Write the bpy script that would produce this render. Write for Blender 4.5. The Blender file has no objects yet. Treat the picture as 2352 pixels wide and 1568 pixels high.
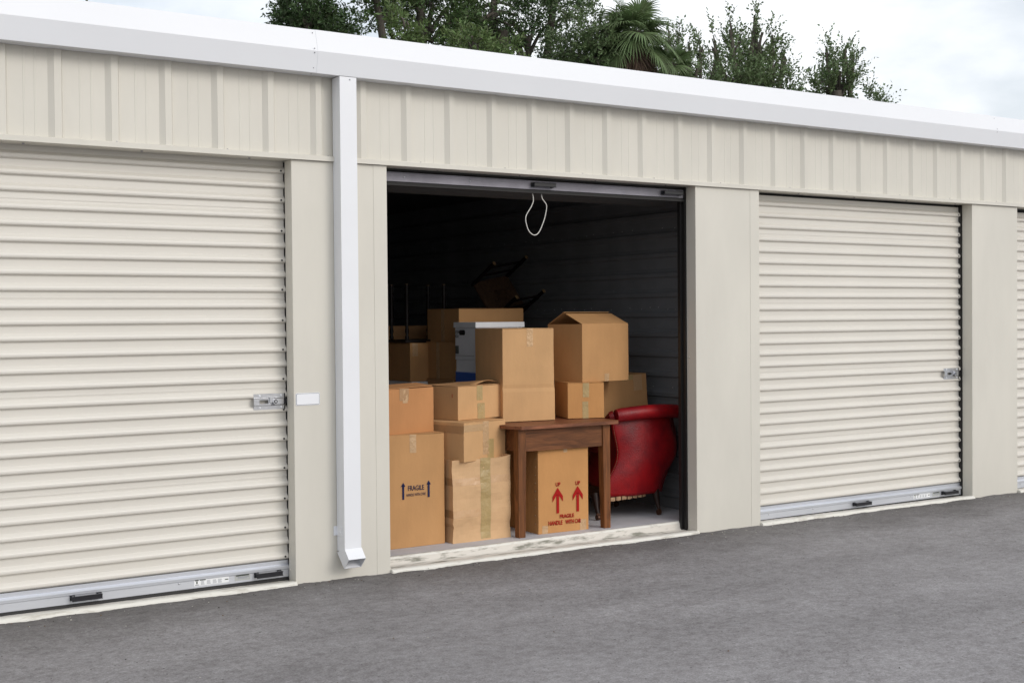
import bpy, math, random
import numpy as np
from mathutils import Vector, Matrix, noise
C = bpy.context.scene.collection
SC = bpy.context.scene
R = math.radians
random.seed(7); RNG = np.random.default_rng(7)

# ---------------------------------------------------------------- camera
cam_d = bpy.data.cameras.new('camera'); cam = bpy.data.objects.new('camera', cam_d); C.objects.link(cam); SC.camera = cam
cam_d.sensor_width = 36.0; cam_d.sensor_fit = 'HORIZONTAL'; cam_d.lens = 36.0*2900/2352
cam_d.clip_start = 0.05; cam_d.clip_end = 2000
yaw, pitch, roll = 0.57697, -0.018709, -0.0084957
fw = Vector((math.sin(yaw)*math.cos(pitch), math.cos(yaw)*math.cos(pitch), math.sin(pitch)))
rt = Vector((math.cos(yaw), -math.sin(yaw), 0)); up = rt.cross(fw)
r2 = rt*math.cos(roll)+up*math.sin(roll); u2 = -rt*math.sin(roll)+up*math.cos(roll)
M = Matrix((r2, u2, -fw)).transposed().to_4x4(); M.translation = (-3.51076, -6.75993, 1.51453)
cam.matrix_world = M

# ---------------------------------------------------------------- world, sun, exposure
SUN_EL, SUN_AZ = R(28), R(160)      # azimuth clockwise from +y
world = bpy.data.worlds.new('World'); SC.world = world; world.use_nodes = True
nt = world.node_tree; nt.nodes.clear(); N = nt.nodes.new; L = nt.links.new
out = N('ShaderNodeOutputWorld'); bg = N('ShaderNodeBackground'); bg.inputs['Strength'].default_value = 0.115
sky = N('ShaderNodeTexSky'); sky.sky_type = 'NISHITA'; sky.sun_disc = False; sky.sun_elevation = SUN_EL; sky.sun_rotation = SUN_AZ
sky.air_density = 1.0; sky.dust_density = 2.5; sky.ozone_density = 1.0
tc = N('ShaderNodeTexCoord'); mp = N('ShaderNodeMapping'); mp.inputs['Scale'].default_value = (1.0, 1.0, 2.2)
nz = N('ShaderNodeTexNoise'); nz.inputs['Scale'].default_value = 3.1; nz.inputs['Detail'].default_value = 7; nz.inputs['Roughness'].default_value = 0.52
cr = N('ShaderNodeValToRGB'); cr.color_ramp.elements[0].position = 0.43; cr.color_ramp.elements[1].position = 0.57
cr.color_ramp.elements[0].color = (0.60,)*3+(1,); cr.color_ramp.elements[1].color = (1,)*3+(1,)
mx = N('ShaderNodeMix'); mx.data_type = 'RGBA'
L(tc.outputs['Generated'], mp.inputs['Vector']); L(mp.outputs['Vector'], nz.inputs['Vector']); L(nz.outputs['Fac'], cr.inputs['Fac'])
L(cr.outputs['Color'], mx.inputs['Factor']); L(sky.outputs['Color'], mx.inputs['A']); mx.inputs['B'].default_value = (8.75, 9.0, 9.3, 1)
L(mx.outputs['Result'], bg.inputs['Color']); L(bg.outputs['Background'], out.inputs['Surface'])
sun_d = bpy.data.lights.new('sun', 'SUN'); sun_d.energy = 0.95; sun_d.angle = R(25); sun_d.color = (1.0, 0.97, 0.93)
sun = bpy.data.objects.new('sun', sun_d); C.objects.link(sun)
sd = Vector((math.sin(SUN_AZ)*math.cos(SUN_EL), math.cos(SUN_AZ)*math.cos(SUN_EL), math.sin(SUN_EL)))
sun.rotation_euler = sd.to_track_quat('Z', 'Y').to_euler()
SC.view_settings.view_transform = 'Standard'; SC.view_settings.look = 'None'
SC.view_settings.exposure = 0.16; SC.view_settings.gamma = 1.0; SC.view_settings.use_curve_mapping = False

# ---------------------------------------------------------------- helpers
def link(o, parent=None):
    C.objects.link(o)
    if parent is not None: o.parent = parent
    return o
def tag(o, label=None, cat=None, group=None, kind=None):
    if label: o['label'] = label
    if cat: o['category'] = cat
    if group: o['group'] = group
    if kind: o['kind'] = kind
    return o
def empty(name, loc=(0,0,0), rz=0, label=None, cat=None, group=None, rot=None):
    o = bpy.data.objects.new(name, None); o.empty_display_size = .1; link(o)
    o.location = loc; o.rotation_euler = rot if rot else (0,0,rz)
    return tag(o, label, cat, group)
class MB:
    def __init__(s): s.v=[]; s.f=[]; s.m=[]; s.sm=[]
    def add(s, vs, fs, mi=0, smooth=False):
        b=len(s.v); s.v+= [tuple(v) for v in vs]; s.f+=[tuple(b+i for i in f) for f in fs]; s.m+=[mi]*len(fs); s.sm+=[smooth]*len(fs); return s
    def box(s, x0,x1,y0,y1,z0,z1, mi=0):
        return s.add([(x0,y0,z0),(x1,y0,z0),(x1,y1,z0),(x0,y1,z0),(x0,y0,z1),(x1,y0,z1),(x1,y1,z1),(x0,y1,z1)],
            [(0,3,2,1),(4,5,6,7),(0,1,5,4),(1,2,6,5),(2,3,7,6),(3,0,4,7)], mi)
    def prism(s, prof, a0, a1, axis='x', mi=0, smooth=False, caps=True):
        # prof: closed polygon; axis x: (y,z); y: (x,z); z: (x,y)
        def P(p,a): return {'x':(a,p[0],p[1]),'y':(p[0],a,p[1]),'z':(p[0],p[1],a)}[axis]
        n=len(prof); vs=[P(p,a0) for p in prof]+[P(p,a1) for p in prof]
        s.add(vs,[(i,(i+1)%n,n+(i+1)%n,n+i) for i in range(n)],mi,smooth)
        if caps: s.add(vs,[tuple(range(n))[::-1],tuple(range(n,2*n))],mi)
        return s
    def cyl(s, p0, p1, r0, r1=None, n=12, mi=0, caps=True, smooth=True):
        r1=r0 if r1 is None else r1; p0=Vector(p0); p1=Vector(p1); d=(p1-p0).normalized()
        a=d.orthogonal().normalized(); b=d.cross(a); vs=[]
        for p,r in ((p0,r0),(p1,r1)):
            for i in range(n):
                t=2*math.pi*i/n; vs.append(p+a*math.cos(t)*r+b*math.sin(t)*r)
        s.add(vs,[(i,(i+1)%n,n+(i+1)%n,n+i) for i in range(n)],mi,smooth)
        if caps: s.add(vs,[tuple(range(n))[::-1],tuple(range(n,2*n))],mi)
        return s
    def tube(s, pts, rad, n=8, mi=0, caps=True):
        pts=[Vector(p) for p in pts]; rr=rad if isinstance(rad,(list,tuple)) else [rad]*len(pts); vs=[]; a=None
        for i,p in enumerate(pts):
            d=(pts[min(i+1,len(pts)-1)]-pts[max(i-1,0)]).normalized()
            a=d.orthogonal().normalized() if a is None else (a-d*a.dot(d)).normalized()
            b=d.cross(a)
            for k in range(n):
                t=2*math.pi*k/n; vs.append(p+(a*math.cos(t)+b*math.sin(t))*rr[i])
        fs=[(i*n+k,i*n+(k+1)%n,(i+1)*n+(k+1)%n,(i+1)*n+k) for i in range(len(pts)-1) for k in range(n)]
        s.add(vs,fs,mi,True)
        if caps: s.add(vs,[tuple(range(n))[::-1],tuple(range(len(vs)-n,len(vs)))],mi)
        return s
    def dome(s, c, d, r, n=10, mi=0):   # rivet or screw head
        c=Vector(c); d=Vector(d).normalized(); a=d.orthogonal().normalized(); b=d.cross(a); vs=[]
        for h,q in ((0,1),(.5,.85),(.85,.45)):
            for k in range(n):
                t=2*math.pi*k/n; vs.append(c+d*h*r*.7+(a*math.cos(t)+b*math.sin(t))*r*q)
        vs.append(c+d*r*.7)
        fs=[(i*n+k,i*n+(k+1)%n,(i+1)*n+(k+1)%n,(i+1)*n+k) for i in range(2) for k in range(n)]
        fs+=[(2*n+k,2*n+(k+1)%n,3*n) for k in range(n)]
        return s.add(vs,fs,mi,True)
    def mesh(s, name, mats):
        me=bpy.data.meshes.new(name); me.from_pydata(s.v,[],s.f)
        for m in (mats if isinstance(mats,(list,tuple)) else [mats]): me.materials.append(m)
        me.polygons.foreach_set('material_index', s.m); me.polygons.foreach_set('use_smooth', s.sm); me.update()
        return me
    def build(s, name, mats, parent=None, loc=None, bevel=0, seg=2):
        o=bpy.data.objects.new(name, s.mesh(name,mats)); link(o,parent)
        if loc: o.location=loc
        if bevel:
            b=o.modifiers.new('bevel','BEVEL'); b.width=bevel; b.segments=seg; b.limit_method='ANGLE'; b.angle_limit=R(35); b.harden_normals=False
        return o

def mat(name, col, rough=.6, metal=0, var=0.0, vscale=3.0, vcol=None, bump=0.0, bscale=60.0, stretch=(1,1,1), spec=.5, coat=0, island=0, detail=6, rvar=0, sheen=0, trans=0, vramp=(.35,.65)):
    m=bpy.data.materials.new(name); m.use_nodes=True; t=m.node_tree; b=t.nodes['Principled BSDF']
    b.inputs['Base Color'].default_value=(*col,1); b.inputs['Roughness'].default_value=rough; b.inputs['Metallic'].default_value=metal
    b.inputs['Specular IOR Level'].default_value=spec; b.inputs['Coat Weight'].default_value=coat
    co=t.nodes.new('ShaderNodeTexCoord'); mpg=t.nodes.new('ShaderNodeMapping'); mpg.inputs['Scale'].default_value=stretch
    t.links.new(co.outputs['Object'],mpg.inputs['Vector'])
    if var or vcol:
        n=t.nodes.new('ShaderNodeTexNoise'); n.inputs['Scale'].default_value=vscale; n.inputs['Detail'].default_value=detail; n.inputs['Roughness'].default_value=.6
        t.links.new(mpg.outputs['Vector'],n.inputs['Vector'])
        r=t.nodes.new('ShaderNodeValToRGB'); r.color_ramp.elements[0].position=vramp[0]; r.color_ramp.elements[1].position=vramp[1]
        lo=vcol if vcol else tuple(c*(1-var) for c in col); hi=col if vcol else tuple(min(1,c*(1+var*.6)) for c in col)
        r.color_ramp.elements[0].color=(*lo,1); r.color_ramp.elements[1].color=(*hi,1)
        t.links.new(n.outputs['Fac'],r.inputs['Fac']); src=r.outputs['Color']
        if rvar:
            mr=t.nodes.new('ShaderNodeMapRange'); mr.inputs['To Min'].default_value=max(0.02,rough-rvar); mr.inputs['To Max'].default_value=min(1,rough+rvar)
            t.links.new(n.outputs['Fac'],mr.inputs['Value']); t.links.new(mr.outputs['Result'],b.inputs['Roughness'])
    else: src=None
    if island:
        g=t.nodes.new('ShaderNodeNewGeometry'); hs=t.nodes.new('ShaderNodeHueSaturation'); mr=t.nodes.new('ShaderNodeMapRange')
        mr.inputs['To Min'].default_value=1-island; mr.inputs['To Max'].default_value=1+island
        t.links.new(g.outputs['Random Per Island'],mr.inputs['Value']); t.links.new(mr.outputs['Result'],hs.inputs['Value'])
        mh=t.nodes.new('ShaderNodeMapRange'); mh.inputs['To Min'].default_value=.5-island*.05; mh.inputs['To Max'].default_value=.5+island*.03
        t.links.new(g.outputs['Random Per Island'],mh.inputs['Value']); t.links.new(mh.outputs['Result'],hs.inputs['Hue'])
        if src: t.links.new(src,hs.inputs['Color'])
        else: hs.inputs['Color'].default_value=(*col,1)
        src=hs.outputs['Color']
    if src: t.links.new(src,b.inputs['Base Color'])
    if bump:
        n2=t.nodes.new('ShaderNodeTexNoise'); n2.inputs['Scale'].default_value=bscale; n2.inputs['Detail'].default_value=4
        t.links.new(mpg.outputs['Vector'],n2.inputs['Vector'])
        bp=t.nodes.new('ShaderNodeBump'); bp.inputs['Strength'].default_value=bump; bp.inputs['Distance'].default_value=.01
        t.links.new(n2.outputs['Fac'],bp.inputs['Height']); t.links.new(bp.outputs['Normal'],b.inputs['Normal'])
    return m

CREAM=(.662,.632,.562)
m_cream=mat('cream_painted_steel',CREAM,.40,var=.05,vscale=1.6,bump=.16,bscale=2.6,stretch=(1.4,1,.5),detail=8)
m_slat=mat('cream_slat_paint',(.702,.669,.608),.38,var=.02,vscale=1.5,bump=.07,bscale=2.5,stretch=(1,1,1))
m_white=mat('white_painted_steel',(.80,.81,.84),.38,var=.02,vscale=2,bump=.02,bscale=5)
m_fascia=mat('white_fascia_steel',(.79,.80,.83),.40,var=.02,vscale=.8,bump=.02,bscale=3)
m_alu=mat('brushed_aluminium',(.66,.68,.73),.42,metal=.65,var=.06,vscale=12,stretch=(.1,1,1),bump=.04,bscale=200)
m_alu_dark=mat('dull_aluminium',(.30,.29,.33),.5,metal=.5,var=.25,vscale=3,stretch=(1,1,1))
m_zinc=mat('zinc_plated_steel',(.62,.63,.66),.28,metal=.95,var=.08,vscale=25)
m_black=mat('black_plastic',(.012,.012,.016),.35)
m_rubber=mat('black_rubber',(.015,.014,.014),.7)
m_track=mat('black_guide_track',(.012,.011,.011),.45)
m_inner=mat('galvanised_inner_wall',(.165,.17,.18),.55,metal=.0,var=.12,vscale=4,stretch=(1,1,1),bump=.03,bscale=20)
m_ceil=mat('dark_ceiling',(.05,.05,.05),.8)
m_floor=mat('grey_concrete_floor',(.52,.51,.53),.75,var=.10,vscale=3.5,bump=.15,bscale=90)
m_sill=mat('whitewashed_concrete',(.74,.72,.66),.8,vcol=(.54,.51,.45),vscale=16,stretch=(.5,2,2),bump=.35,bscale=60,detail=10,vramp=(.34,.47))
m_soil=mat('stained_ledge',(.66,.62,.56),.85,vcol=(.24,.23,.19),vscale=22,stretch=(.28,1.8,1),bump=.4,bscale=80,detail=12,vramp=(.37,.50))
m_bark=mat('grey_brown_bark',(.10,.085,.07),.9,var=.3,vscale=8,stretch=(1,1,.2),bump=.6,bscale=20)
m_roof=mat('white_roof_sheet',(.7,.7,.7),.5)

# asphalt
def asphalt():
    m=bpy.data.materials.new('worn_asphalt'); m.use_nodes=True; t=m.node_tree; b=t.nodes['Principled BSDF']; n=t.nodes.new; l=t.links.new
    co=n('ShaderNodeTexCoord')
    def tex(sc,det,st=(1,1,1),ro=.6):
        mp_=n('ShaderNodeMapping'); mp_.inputs['Scale'].default_value=st; l(co.outputs['Object'],mp_.inputs['Vector'])
        x=n('ShaderNodeTexNoise'); x.inputs['Scale'].default_value=sc; x.inputs['Detail'].default_value=det; x.inputs['Roughness'].default_value=ro; l(mp_.outputs['Vector'],x.inputs['Vector']); return x.outputs['Fac']
    def ramp(f,p0,c0,p1,c1):
        r=n('ShaderNodeValToRGB'); r.color_ramp.elements[0].position=p0; r.color_ramp.elements[1].position=p1
        r.color_ramp.elements[0].color=(*c0,1); r.color_ramp.elements[1].color=(*c1,1); l(f,r.inputs['Fac']); return r.outputs['Color']
    def mul(a,c,fac=1.0):
        x=n('ShaderNodeMix'); x.data_type='RGBA'; x.blend_type='MULTIPLY'; x.inputs['Factor'].default_value=fac; l(a,x.inputs['A']); l(c,x.inputs['B']); return x.outputs['Result']
    base=ramp(tex(.9,6,(.5,1.4,1)),.3,(.228,.221,.223),.72,(.318,.310,.314))
    grain=ramp(tex(95,4,ro=.9),.34,(.62,.61,.61),.66,(1.32,1.32,1.33))
    mid=ramp(tex(22,6,(.9,1,1),.8),.36,(.74,.72,.72),.60,(1.10,1.10,1.10))
    streak=ramp(tex(4.0,9,(.45,1.2,1),.75),.34,(.84,.83,.83),.56,(1.03,1.03,1.03))
    c=mul(mul(mul(base,grain),mid),streak,.8)
    # darker strip with an uneven edge along the wall foot
    sp=n('ShaderNodeSeparateXYZ'); l(co.outputs['Object'],sp.inputs[0])
    wob=tex(2.2,6,(1,1,1)); ad=n('ShaderNodeMath'); ad.operation='MULTIPLY_ADD'; l(wob,ad.inputs[0]); ad.inputs[1].default_value=.9; l(sp.outputs['Y'],ad.inputs[2])
    mr=n('ShaderNodeMapRange'); mr.inputs['From Min'].default_value=-.35; mr.inputs['From Max'].default_value=.42; l(ad.outputs[0],mr.inputs['Value'])
    st=n('ShaderNodeMix'); st.data_type='RGBA'; st.blend_type='MULTIPLY'; l(mr.outputs['Result'],st.inputs['Factor']); l(c,st.inputs['A']); st.inputs['B'].default_value=(.56,.55,.53,1)
    # pale stones and dark grit
    vo=n('ShaderNodeTexVoronoi'); vo.inputs['Scale'].default_value=42; l(co.outputs['Object'],vo.inputs['Vector'])
    lt=n('ShaderNodeMath'); lt.operation='LESS_THAN'; lt.inputs[1].default_value=.10; l(vo.outputs['Distance'],lt.inputs[0])
    se=n('ShaderNodeSeparateColor'); l(vo.outputs['Color'],se.inputs[0]); gt=n('ShaderNodeMath'); gt.operation='GREATER_THAN'; gt.inputs[1].default_value=.93; l(se.outputs[0],gt.inputs[0])
    mm=n('ShaderNodeMath'); mm.operation='MULTIPLY'; l(lt.outputs[0],mm.inputs[0]); l(gt.outputs[0],mm.inputs[1])
    fin=n('ShaderNodeMix'); fin.data_type='RGBA'; l(mm.outputs[0],fin.inputs['Factor']); l(st.outputs['Result'],fin.inputs['A']); fin.inputs['B'].default_value=(.42,.41,.40,1)
    gt2=n('ShaderNodeMath'); gt2.operation='LESS_THAN'; gt2.inputs[1].default_value=.05; l(se.outputs[1],gt2.inputs[0])
    lt2=n('ShaderNodeMath'); lt2.operation='LESS_THAN'; lt2.inputs[1].default_value=.2; l(vo.outputs['Distance'],lt2.inputs[0])
    m2=n('ShaderNodeMath'); m2.operation='MULTIPLY'; l(lt2.outputs[0],m2.inputs[0]); l(gt2.outputs[0],m2.inputs[1])
    f2=n('ShaderNodeMix'); f2.data_type='RGBA'; l(m2.outputs[0],f2.inputs['Factor']); l(fin.outputs['Result'],f2.inputs['A']); f2.inputs['B'].default_value=(.06,.055,.055,1)
    l(f2.outputs['Result'],b.inputs['Base Color']); b.inputs['Roughness'].default_value=.82; b.inputs['Specular IOR Level'].default_value=.35
    bp=n('ShaderNodeBump'); bp.inputs['Strength'].default_value=.55; bp.inputs['Distance'].default_value=.006; l(tex(170,4,ro=.8),bp.inputs['Height']); l(bp.outputs['Normal'],b.inputs['Normal'])
    return m
m_asphalt=asphalt()

# ---------------------------------------------------------------- ground
SL=-.003155
g=MB(); g.add([(-300,-300,-.10+300*.003),(300,-300,-.10-300*.003),(300,300,-.10-300*.003),(-300,300,-.10+300*.003)],[(0,1,2,3)])
tag(g.build('ground',mat('grass_ground',(.07,.10,.035),.95,var=.4,vscale=2)),kind='structure')
def asphalt_mesh():
    xs=np.arange(-8,13.001,.02); ys=np.concatenate([np.arange(-.9,-.12,.06),np.arange(-.12,.0201,.012)])
    X,Y=np.meshgrid(xs,ys); Z=np.empty_like(X)
    for j in range(len(ys)):
        a=max(0,min(1,(ys[j]+.9)/.5))
        for i in range(len(xs)):
            x=xs[i]; y=ys[j]
            Z[j,i]=-.012+SL*x + a*(.006*noise.noise((x*6,y*10,0))+.003*noise.noise((x*33,y*33,4))+.003*noise.noise((x*1.3,0,9)))
    nx=len(xs); v=np.stack([X,Y,Z],-1).reshape(-1,3).tolist(); f=[(j*nx+i,j*nx+i+1,(j+1)*nx+i+1,(j+1)*nx+i) for j in range(len(ys)-1) for i in range(nx-1)]
    b=MB(); b.add(v,f,0,True)
    def pl(x0,x1,y0,y1): b.add([(x0,y0,-.012+SL*x0),(x1,y0,-.012+SL*x1),(x1,y1,-.012+SL*x1),(x0,y1,-.012+SL*x0)],[(0,1,2,3)])
    pl(-8,13,-30,-.9); pl(-70,-8,-30,.02); pl(13,70,-30,.02)
    return b
tag(asphalt_mesh().build('road',m_asphalt),kind='structure')

# ---------------------------------------------------------------- storage building
B=empty('storage_building',(0,0,0),0,'long cream corrugated steel storage building with white eave, roll-up doors and one open unit','building')
XL,XR=-6.71,12.20
HH=2.432; ZS=2.918
# slab and sill
SB=MB()
SB.box(XL,XR,.17,7.0,-.3,.05)
SB.build('floor_slab',m_floor,B)
def sill(x0,x1):
    prof=[(-.034,-.10),(-.032,-.028),(-.029,-.008),(-.024,.002),(-.016,.006),(.026,.006),(.036,.002),(.042,-.006),(.135,-.002),(.148,.006),(.154,.034),(.160,.044),(.169,.0505),(.169,-.10)]
    n=int((x1-x0)/.015); vs=[]; mi=[]
    for i in range(n+1):
        x=x0+(x1-x0)*i/n
        for k,(y,z) in enumerate(prof):
            w=0 if k in (0,len(prof)-1,len(prof)-2) else .0008*noise.noise((x*9,k*3.1,2))+.0009*noise.noise((x*40,k*5.1,7))
            zz=z+w+(SL*x if k<10 else 0); yy=y+(.003*noise.noise((x*7,k,5)) if 0<k<12 else 0)
            vs.append((x,yy,zz))
    K=len(prof); b=MB()
    for k in range(K-1):
        b.add([],[],0)
    base=0; b.v=vs
    b.f+=[tuple(range(K)),tuple(range(n*K,n*K+K))[::-1]]; b.m+=[0,0]; b.sm+=[False,False]
    for i in range(n):
        for k in range(K-1):
            b.f.append((i*K+k,i*K+k+1,(i+1)*K+k+1,(i+1)*K+k)[::-1]); b.m.append(1 if 6<=k<=9 else 0); b.sm.append(True)
    return b
for q_ in (-6.10,-3.05,0,3.05,6.10,9.15): sill(q_+.001,q_+2.439).build('concrete_sill',[m_sill,m_soil],B)
MB().box(XL,XR,.02,.168,-.3,-.06).build('footing',m_sill,B)

# pillars with returns
def pillar(x0,x1,seam):
    b=MB(); z0=-.05; z1=HH-.001
    b.box(x0,x1,0,.10,z0,z1)
    o=b.build('pillar',m_cream,B,bevel=.003)
    if seam:
        MB().box(x1-.088,x1+.0015,-.0022,.05,z0,z1).build('corner_trim',m_cream,o,bevel=.0015)
    s=MB()
    for z in (.065,1.224,2.33):
        s.dome((x0-.0005,.074,z),(-1,0,0),.007); s.dome((x1+.0005,.06,z),(1,0,0),.007)
    tag(s.build('screw',m_cream,o),kind='stuff')
    # seat the pillar foot's odd fixing
    return o
PX=[-6.71,-3.66,-.61,2.44,5.49,8.54,11.59]
for i,x in enumerate(PX): pillar(x,x+.61,i in (2,3))

# header wall panels (pan + rib), one object per foot of cladding
ribs=[-6.60,-6.30,-6.0,-5.7,-5.39,-5.09,-4.79,-4.49,-4.19,-3.89,-3.60,-3.31,-3.02,-2.74,-2.455,-2.172,-1.899,-1.608,-1.320,-1.028,-.731,-.438,-.15,.155,.457,.765,1.068,1.370,1.676,1.979,2.30,2.608,2.915,3.228,3.534,3.84,4.146,4.45,4.755,5.053,5.353,5.655,5.952]
while ribs[-1]+.3045<XR: ribs.append(ribs[-1]+.3045)
def panel(xa,xb):
    # from rib centre xa to rib centre xb ; y of pan = .012, rib crest y=-.018
    yp=.012; yr=-.006; c=.018; s_=.028
    top=[(xa-c,yr),(xa+c,yr),(xa+c+.010,yp)]
    w=(xb-xa)
    m1=xa+w*.40; m2=xa+w*.60
    for m in (m1,m2): top+=[(m-.006,yp),(m-.003,yp-.0013),(m+.003,yp-.0013),(m+.006,yp)]
    top+=[(xb-c-s_,yp),(xb-c-.0004,yr+.0006)]
    back=[(x,y+.0012) for x,y in top][::-1]
    b=MB(); b.prism(top+back,HH+.02,2.96,'z')
    return b
for a,bb in zip(ribs[:-1],ribs[1:]): panel(a,bb).build('wall_panel',m_cream,B)
MB().box(XL,XR,.0145,.02,HH+.02,2.99).build('wall_sheet',m_cream,B)
# header trim in lapped lengths: face, little lip and soffit back to the doors
hj=[XL,-3.12,-.065,3.065,6.12,9.17,XR]
for i,(a,bb) in enumerate(zip(hj[:-1],hj[1:])):
    e=.0012*(i%2); b=MB()
    b.prism([(-.020-e,HH),(-.020-e,HH+.026+e),(-.0165,HH+.030),(.010,HH+.031),(.010,HH+.028),(-.015,HH+.026),(-.0185,HH+.0015+e),(.165,HH+.0015+e),(.165,HH)],a,bb+(.012 if i%2 else 0),'x')
    o=b.build('header_trim',m_cream,B)
    s=MB()
    x=a+.3
    while x<bb-.1:
        s.dome((x,-.004,HH+.031),(0,0,1),.006); s.dome((x+.15,.055,HH-.0003),(0,0,-1),.008); x+=.61
    tag(s.build('screw',m_alu_dark,o),kind='stuff')
# eave fascia in lengths, K profile
fj=[XL-.1,-.491,5.675,XR+.1]
for i,(a,bb) in enumerate(zip(fj[:-1],fj[1:])):
    e=.0015*(i%2); b=MB()
    pr=[(.013,ZS+.004),(-.100-e,ZS-e),(-.122-e,3.040),(-.086-e,3.165+e),(-.02,3.180+e),(.25,3.186+e),(.25,3.180),(-.02,3.174),(-.083,3.160),(-.118,3.040),(-.098,ZS+.003),(.013,ZS+.007)]
    b.prism(pr,a,bb+(.02 if i%2==0 and i<2 else 0),'x'); o=b.build('eave_fascia',m_fascia,B,bevel=.0015,seg=1)
    s=MB()
    for q in (a,bb):
        if XL<q<XR:
            for (y,z,n_) in ((-.1245,3.052,(0,-1,.2)),(-.1235,3.028,(0,-1,-.2)),(-.104,2.945,(0,-1,-.2)),(-.094,3.145,(0,-1,.3)),(-.07,ZS-.001,(0,0,-1))):
                s.dome((q-.02,y,z),n_,.0035)
    tag(s.build('rivet',m_alu_dark,o),kind='stuff')
# roof
MB().prism([(.10,3.165),(.10,3.172),(7.1,3.03),(7.1,3.02)],XL-.1,XR+.1,'x').build('roof',m_roof,B)
# back and end walls
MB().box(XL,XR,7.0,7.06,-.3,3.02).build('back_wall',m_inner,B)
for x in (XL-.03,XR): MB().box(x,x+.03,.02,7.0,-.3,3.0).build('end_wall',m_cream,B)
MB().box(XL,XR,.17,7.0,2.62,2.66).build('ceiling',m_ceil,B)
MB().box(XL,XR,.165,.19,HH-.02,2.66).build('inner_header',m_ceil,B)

# partitions with horizontal corrugations and screws
def partition(x,side=-1):
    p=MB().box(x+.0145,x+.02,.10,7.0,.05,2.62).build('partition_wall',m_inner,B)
    pit=.1525; z=.05; q=MB()
    pr=[(.012,0),(.012,.060),(.009,.080),(-.004,.092),(-.006,.116),(.006,.132),(.012,pit),(.0125,pit),(.0135,0)]
    q.prism([(a,b_) for a,b_ in pr],.16,6.99,'y')
    me=q.mesh('panel',m_inner)
    k=0
    while z+pit<2.62:
        o=bpy.data.objects.new('panel',me); link(o,p); o.location=(x,0,z+.001); z+=pit; k+=1
    s=MB()
    for zz in (.965,1.575,2.185):
        y=.36
        while y<6.9:
            s.dome((x+.0115+0*(zz>1.2),y,zz+random.uniform(-.012,.012)),(-1,0,0),.0042,mi=0); y+=random.uniform(.09,.16)
    for zz in (1.72,1.86,2.0,2.3):
        s.dome((x+.011,1.35,zz),(-1,0,0),.004)
    tag(s.build('screw',m_zinc,p),kind='stuff')
    return p
for x in (-3.375,-.325,2.745,5.795): partition(x)

# spout
D=MB()
x0,x1,y0,y1=-.349,-.243,-.105,-.004
D.prism([(x0,y1),(x0,y0),(x1,y0),(x1,y1)],.160,ZS-.004,'z',caps=False)
D.prism([(x0+.002,y1-.002),(x1-.002,y1-.002),(x1-.002,y0+.002),(x0+.002,y0+.002)],.160,ZS-.004,'z',caps=False)
dsp=D.build('downspout',m_white,B)
def elbow(t):
    a=[(y0+t,.182),(-.160+t*.7,.128+t*.3),(-.098-t*.7,.067+t*.6),(y1-t,.150)]
    return a
b=MB(); a=elbow(-.0015); i_=elbow(.002)
X0,X1=x0-.0015,x1+.0015
def quad(p,q,xa,xb): return [(xa,p[0],p[1]),(xb,p[0],p[1]),(xb,q[0],q[1]),(xa,q[0],q[1])]
b.add(quad(a[0],a[1],X0,X1),[(0,1,2,3)]); b.add(quad(a[2],a[3],X0,X1),[(0,1,2,3)])
b.add([(X0,*p) for p in a],[(0,1,2,3)]); b.add([(X1,*p) for p in a],[(3,2,1,0)])
b.add(quad(i_[0],i_[1],X0+.003,X1-.003),[(3,2,1,0)]); b.add(quad(i_[2],i_[3],X0+.003,X1-.003),[(3,2,1,0)])
b.add([(X0+.003,*p) for p in i_],[(3,2,1,0)]); b.add([(X1-.003,*p) for p in i_],[(0,1,2,3)])
rim=[(X0,*a[1]),(X1,*a[1]),(X1,*a[2]),(X0,*a[2]),(X0+.003,*i_[1]),(X1-.003,*i_[1]),(X1-.003,*i_[2]),(X0+.003,*i_[2])]
b.add(rim,[(0,1,5,4),(1,2,6,5),(2,3,7,6),(3,0,4,7)])
b.dome((X0,-.085,.172),(-1,0,0),.005)
b.build('spout_elbow',m_white,dsp)
b=MB(); b.box(x0-.0025,x0-.0003,-.072,-.002,.250,.304); b.box(x0-.022,x0,-.004,-.0012,.250,.304); b.dome((x0-.002,-.055,.270),(-1,0,0),.006)
b.build('strap',m_white,dsp)
b=MB(); b.dome((-.285,y0-.0005,ZS-.018),(0,-1,0),.006); b.build('screw',m_zinc,dsp)

# blank number plate on the pillar
b=MB()
def rrect(xa,xb,za,zb,r,n=5):
    pts=[]
    for cx,cz,t0 in ((xb-r,zb-r,0),(xa+r,zb-r,90),(xa+r,za+r,180),(xb-r,za+r,270)):
        for k in range(n+1):
            t=R(t0+90*k/n); pts.append((cx+r*math.cos(t),cz+r*math.sin(t)))
    return pts[::-1]
m_plate=mat('white_plate',(.84,.85,.88),.3)
b.prism(rrect(-.599,-.449,1.020,1.092,.008),-.0028,-.0004,'y',0)
b.prism(rrect(-.596,-.452,1.023,1.089,.007),-.0034,-.0028,'y',1)
b.prism(rrect(-.594,-.454,1.025,1.087,.006),-.0040,-.0034,'y',0)
b.build('number_plate',[m_plate,mat('plate_line',(.06,.07,.10),.4)],B)

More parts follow.
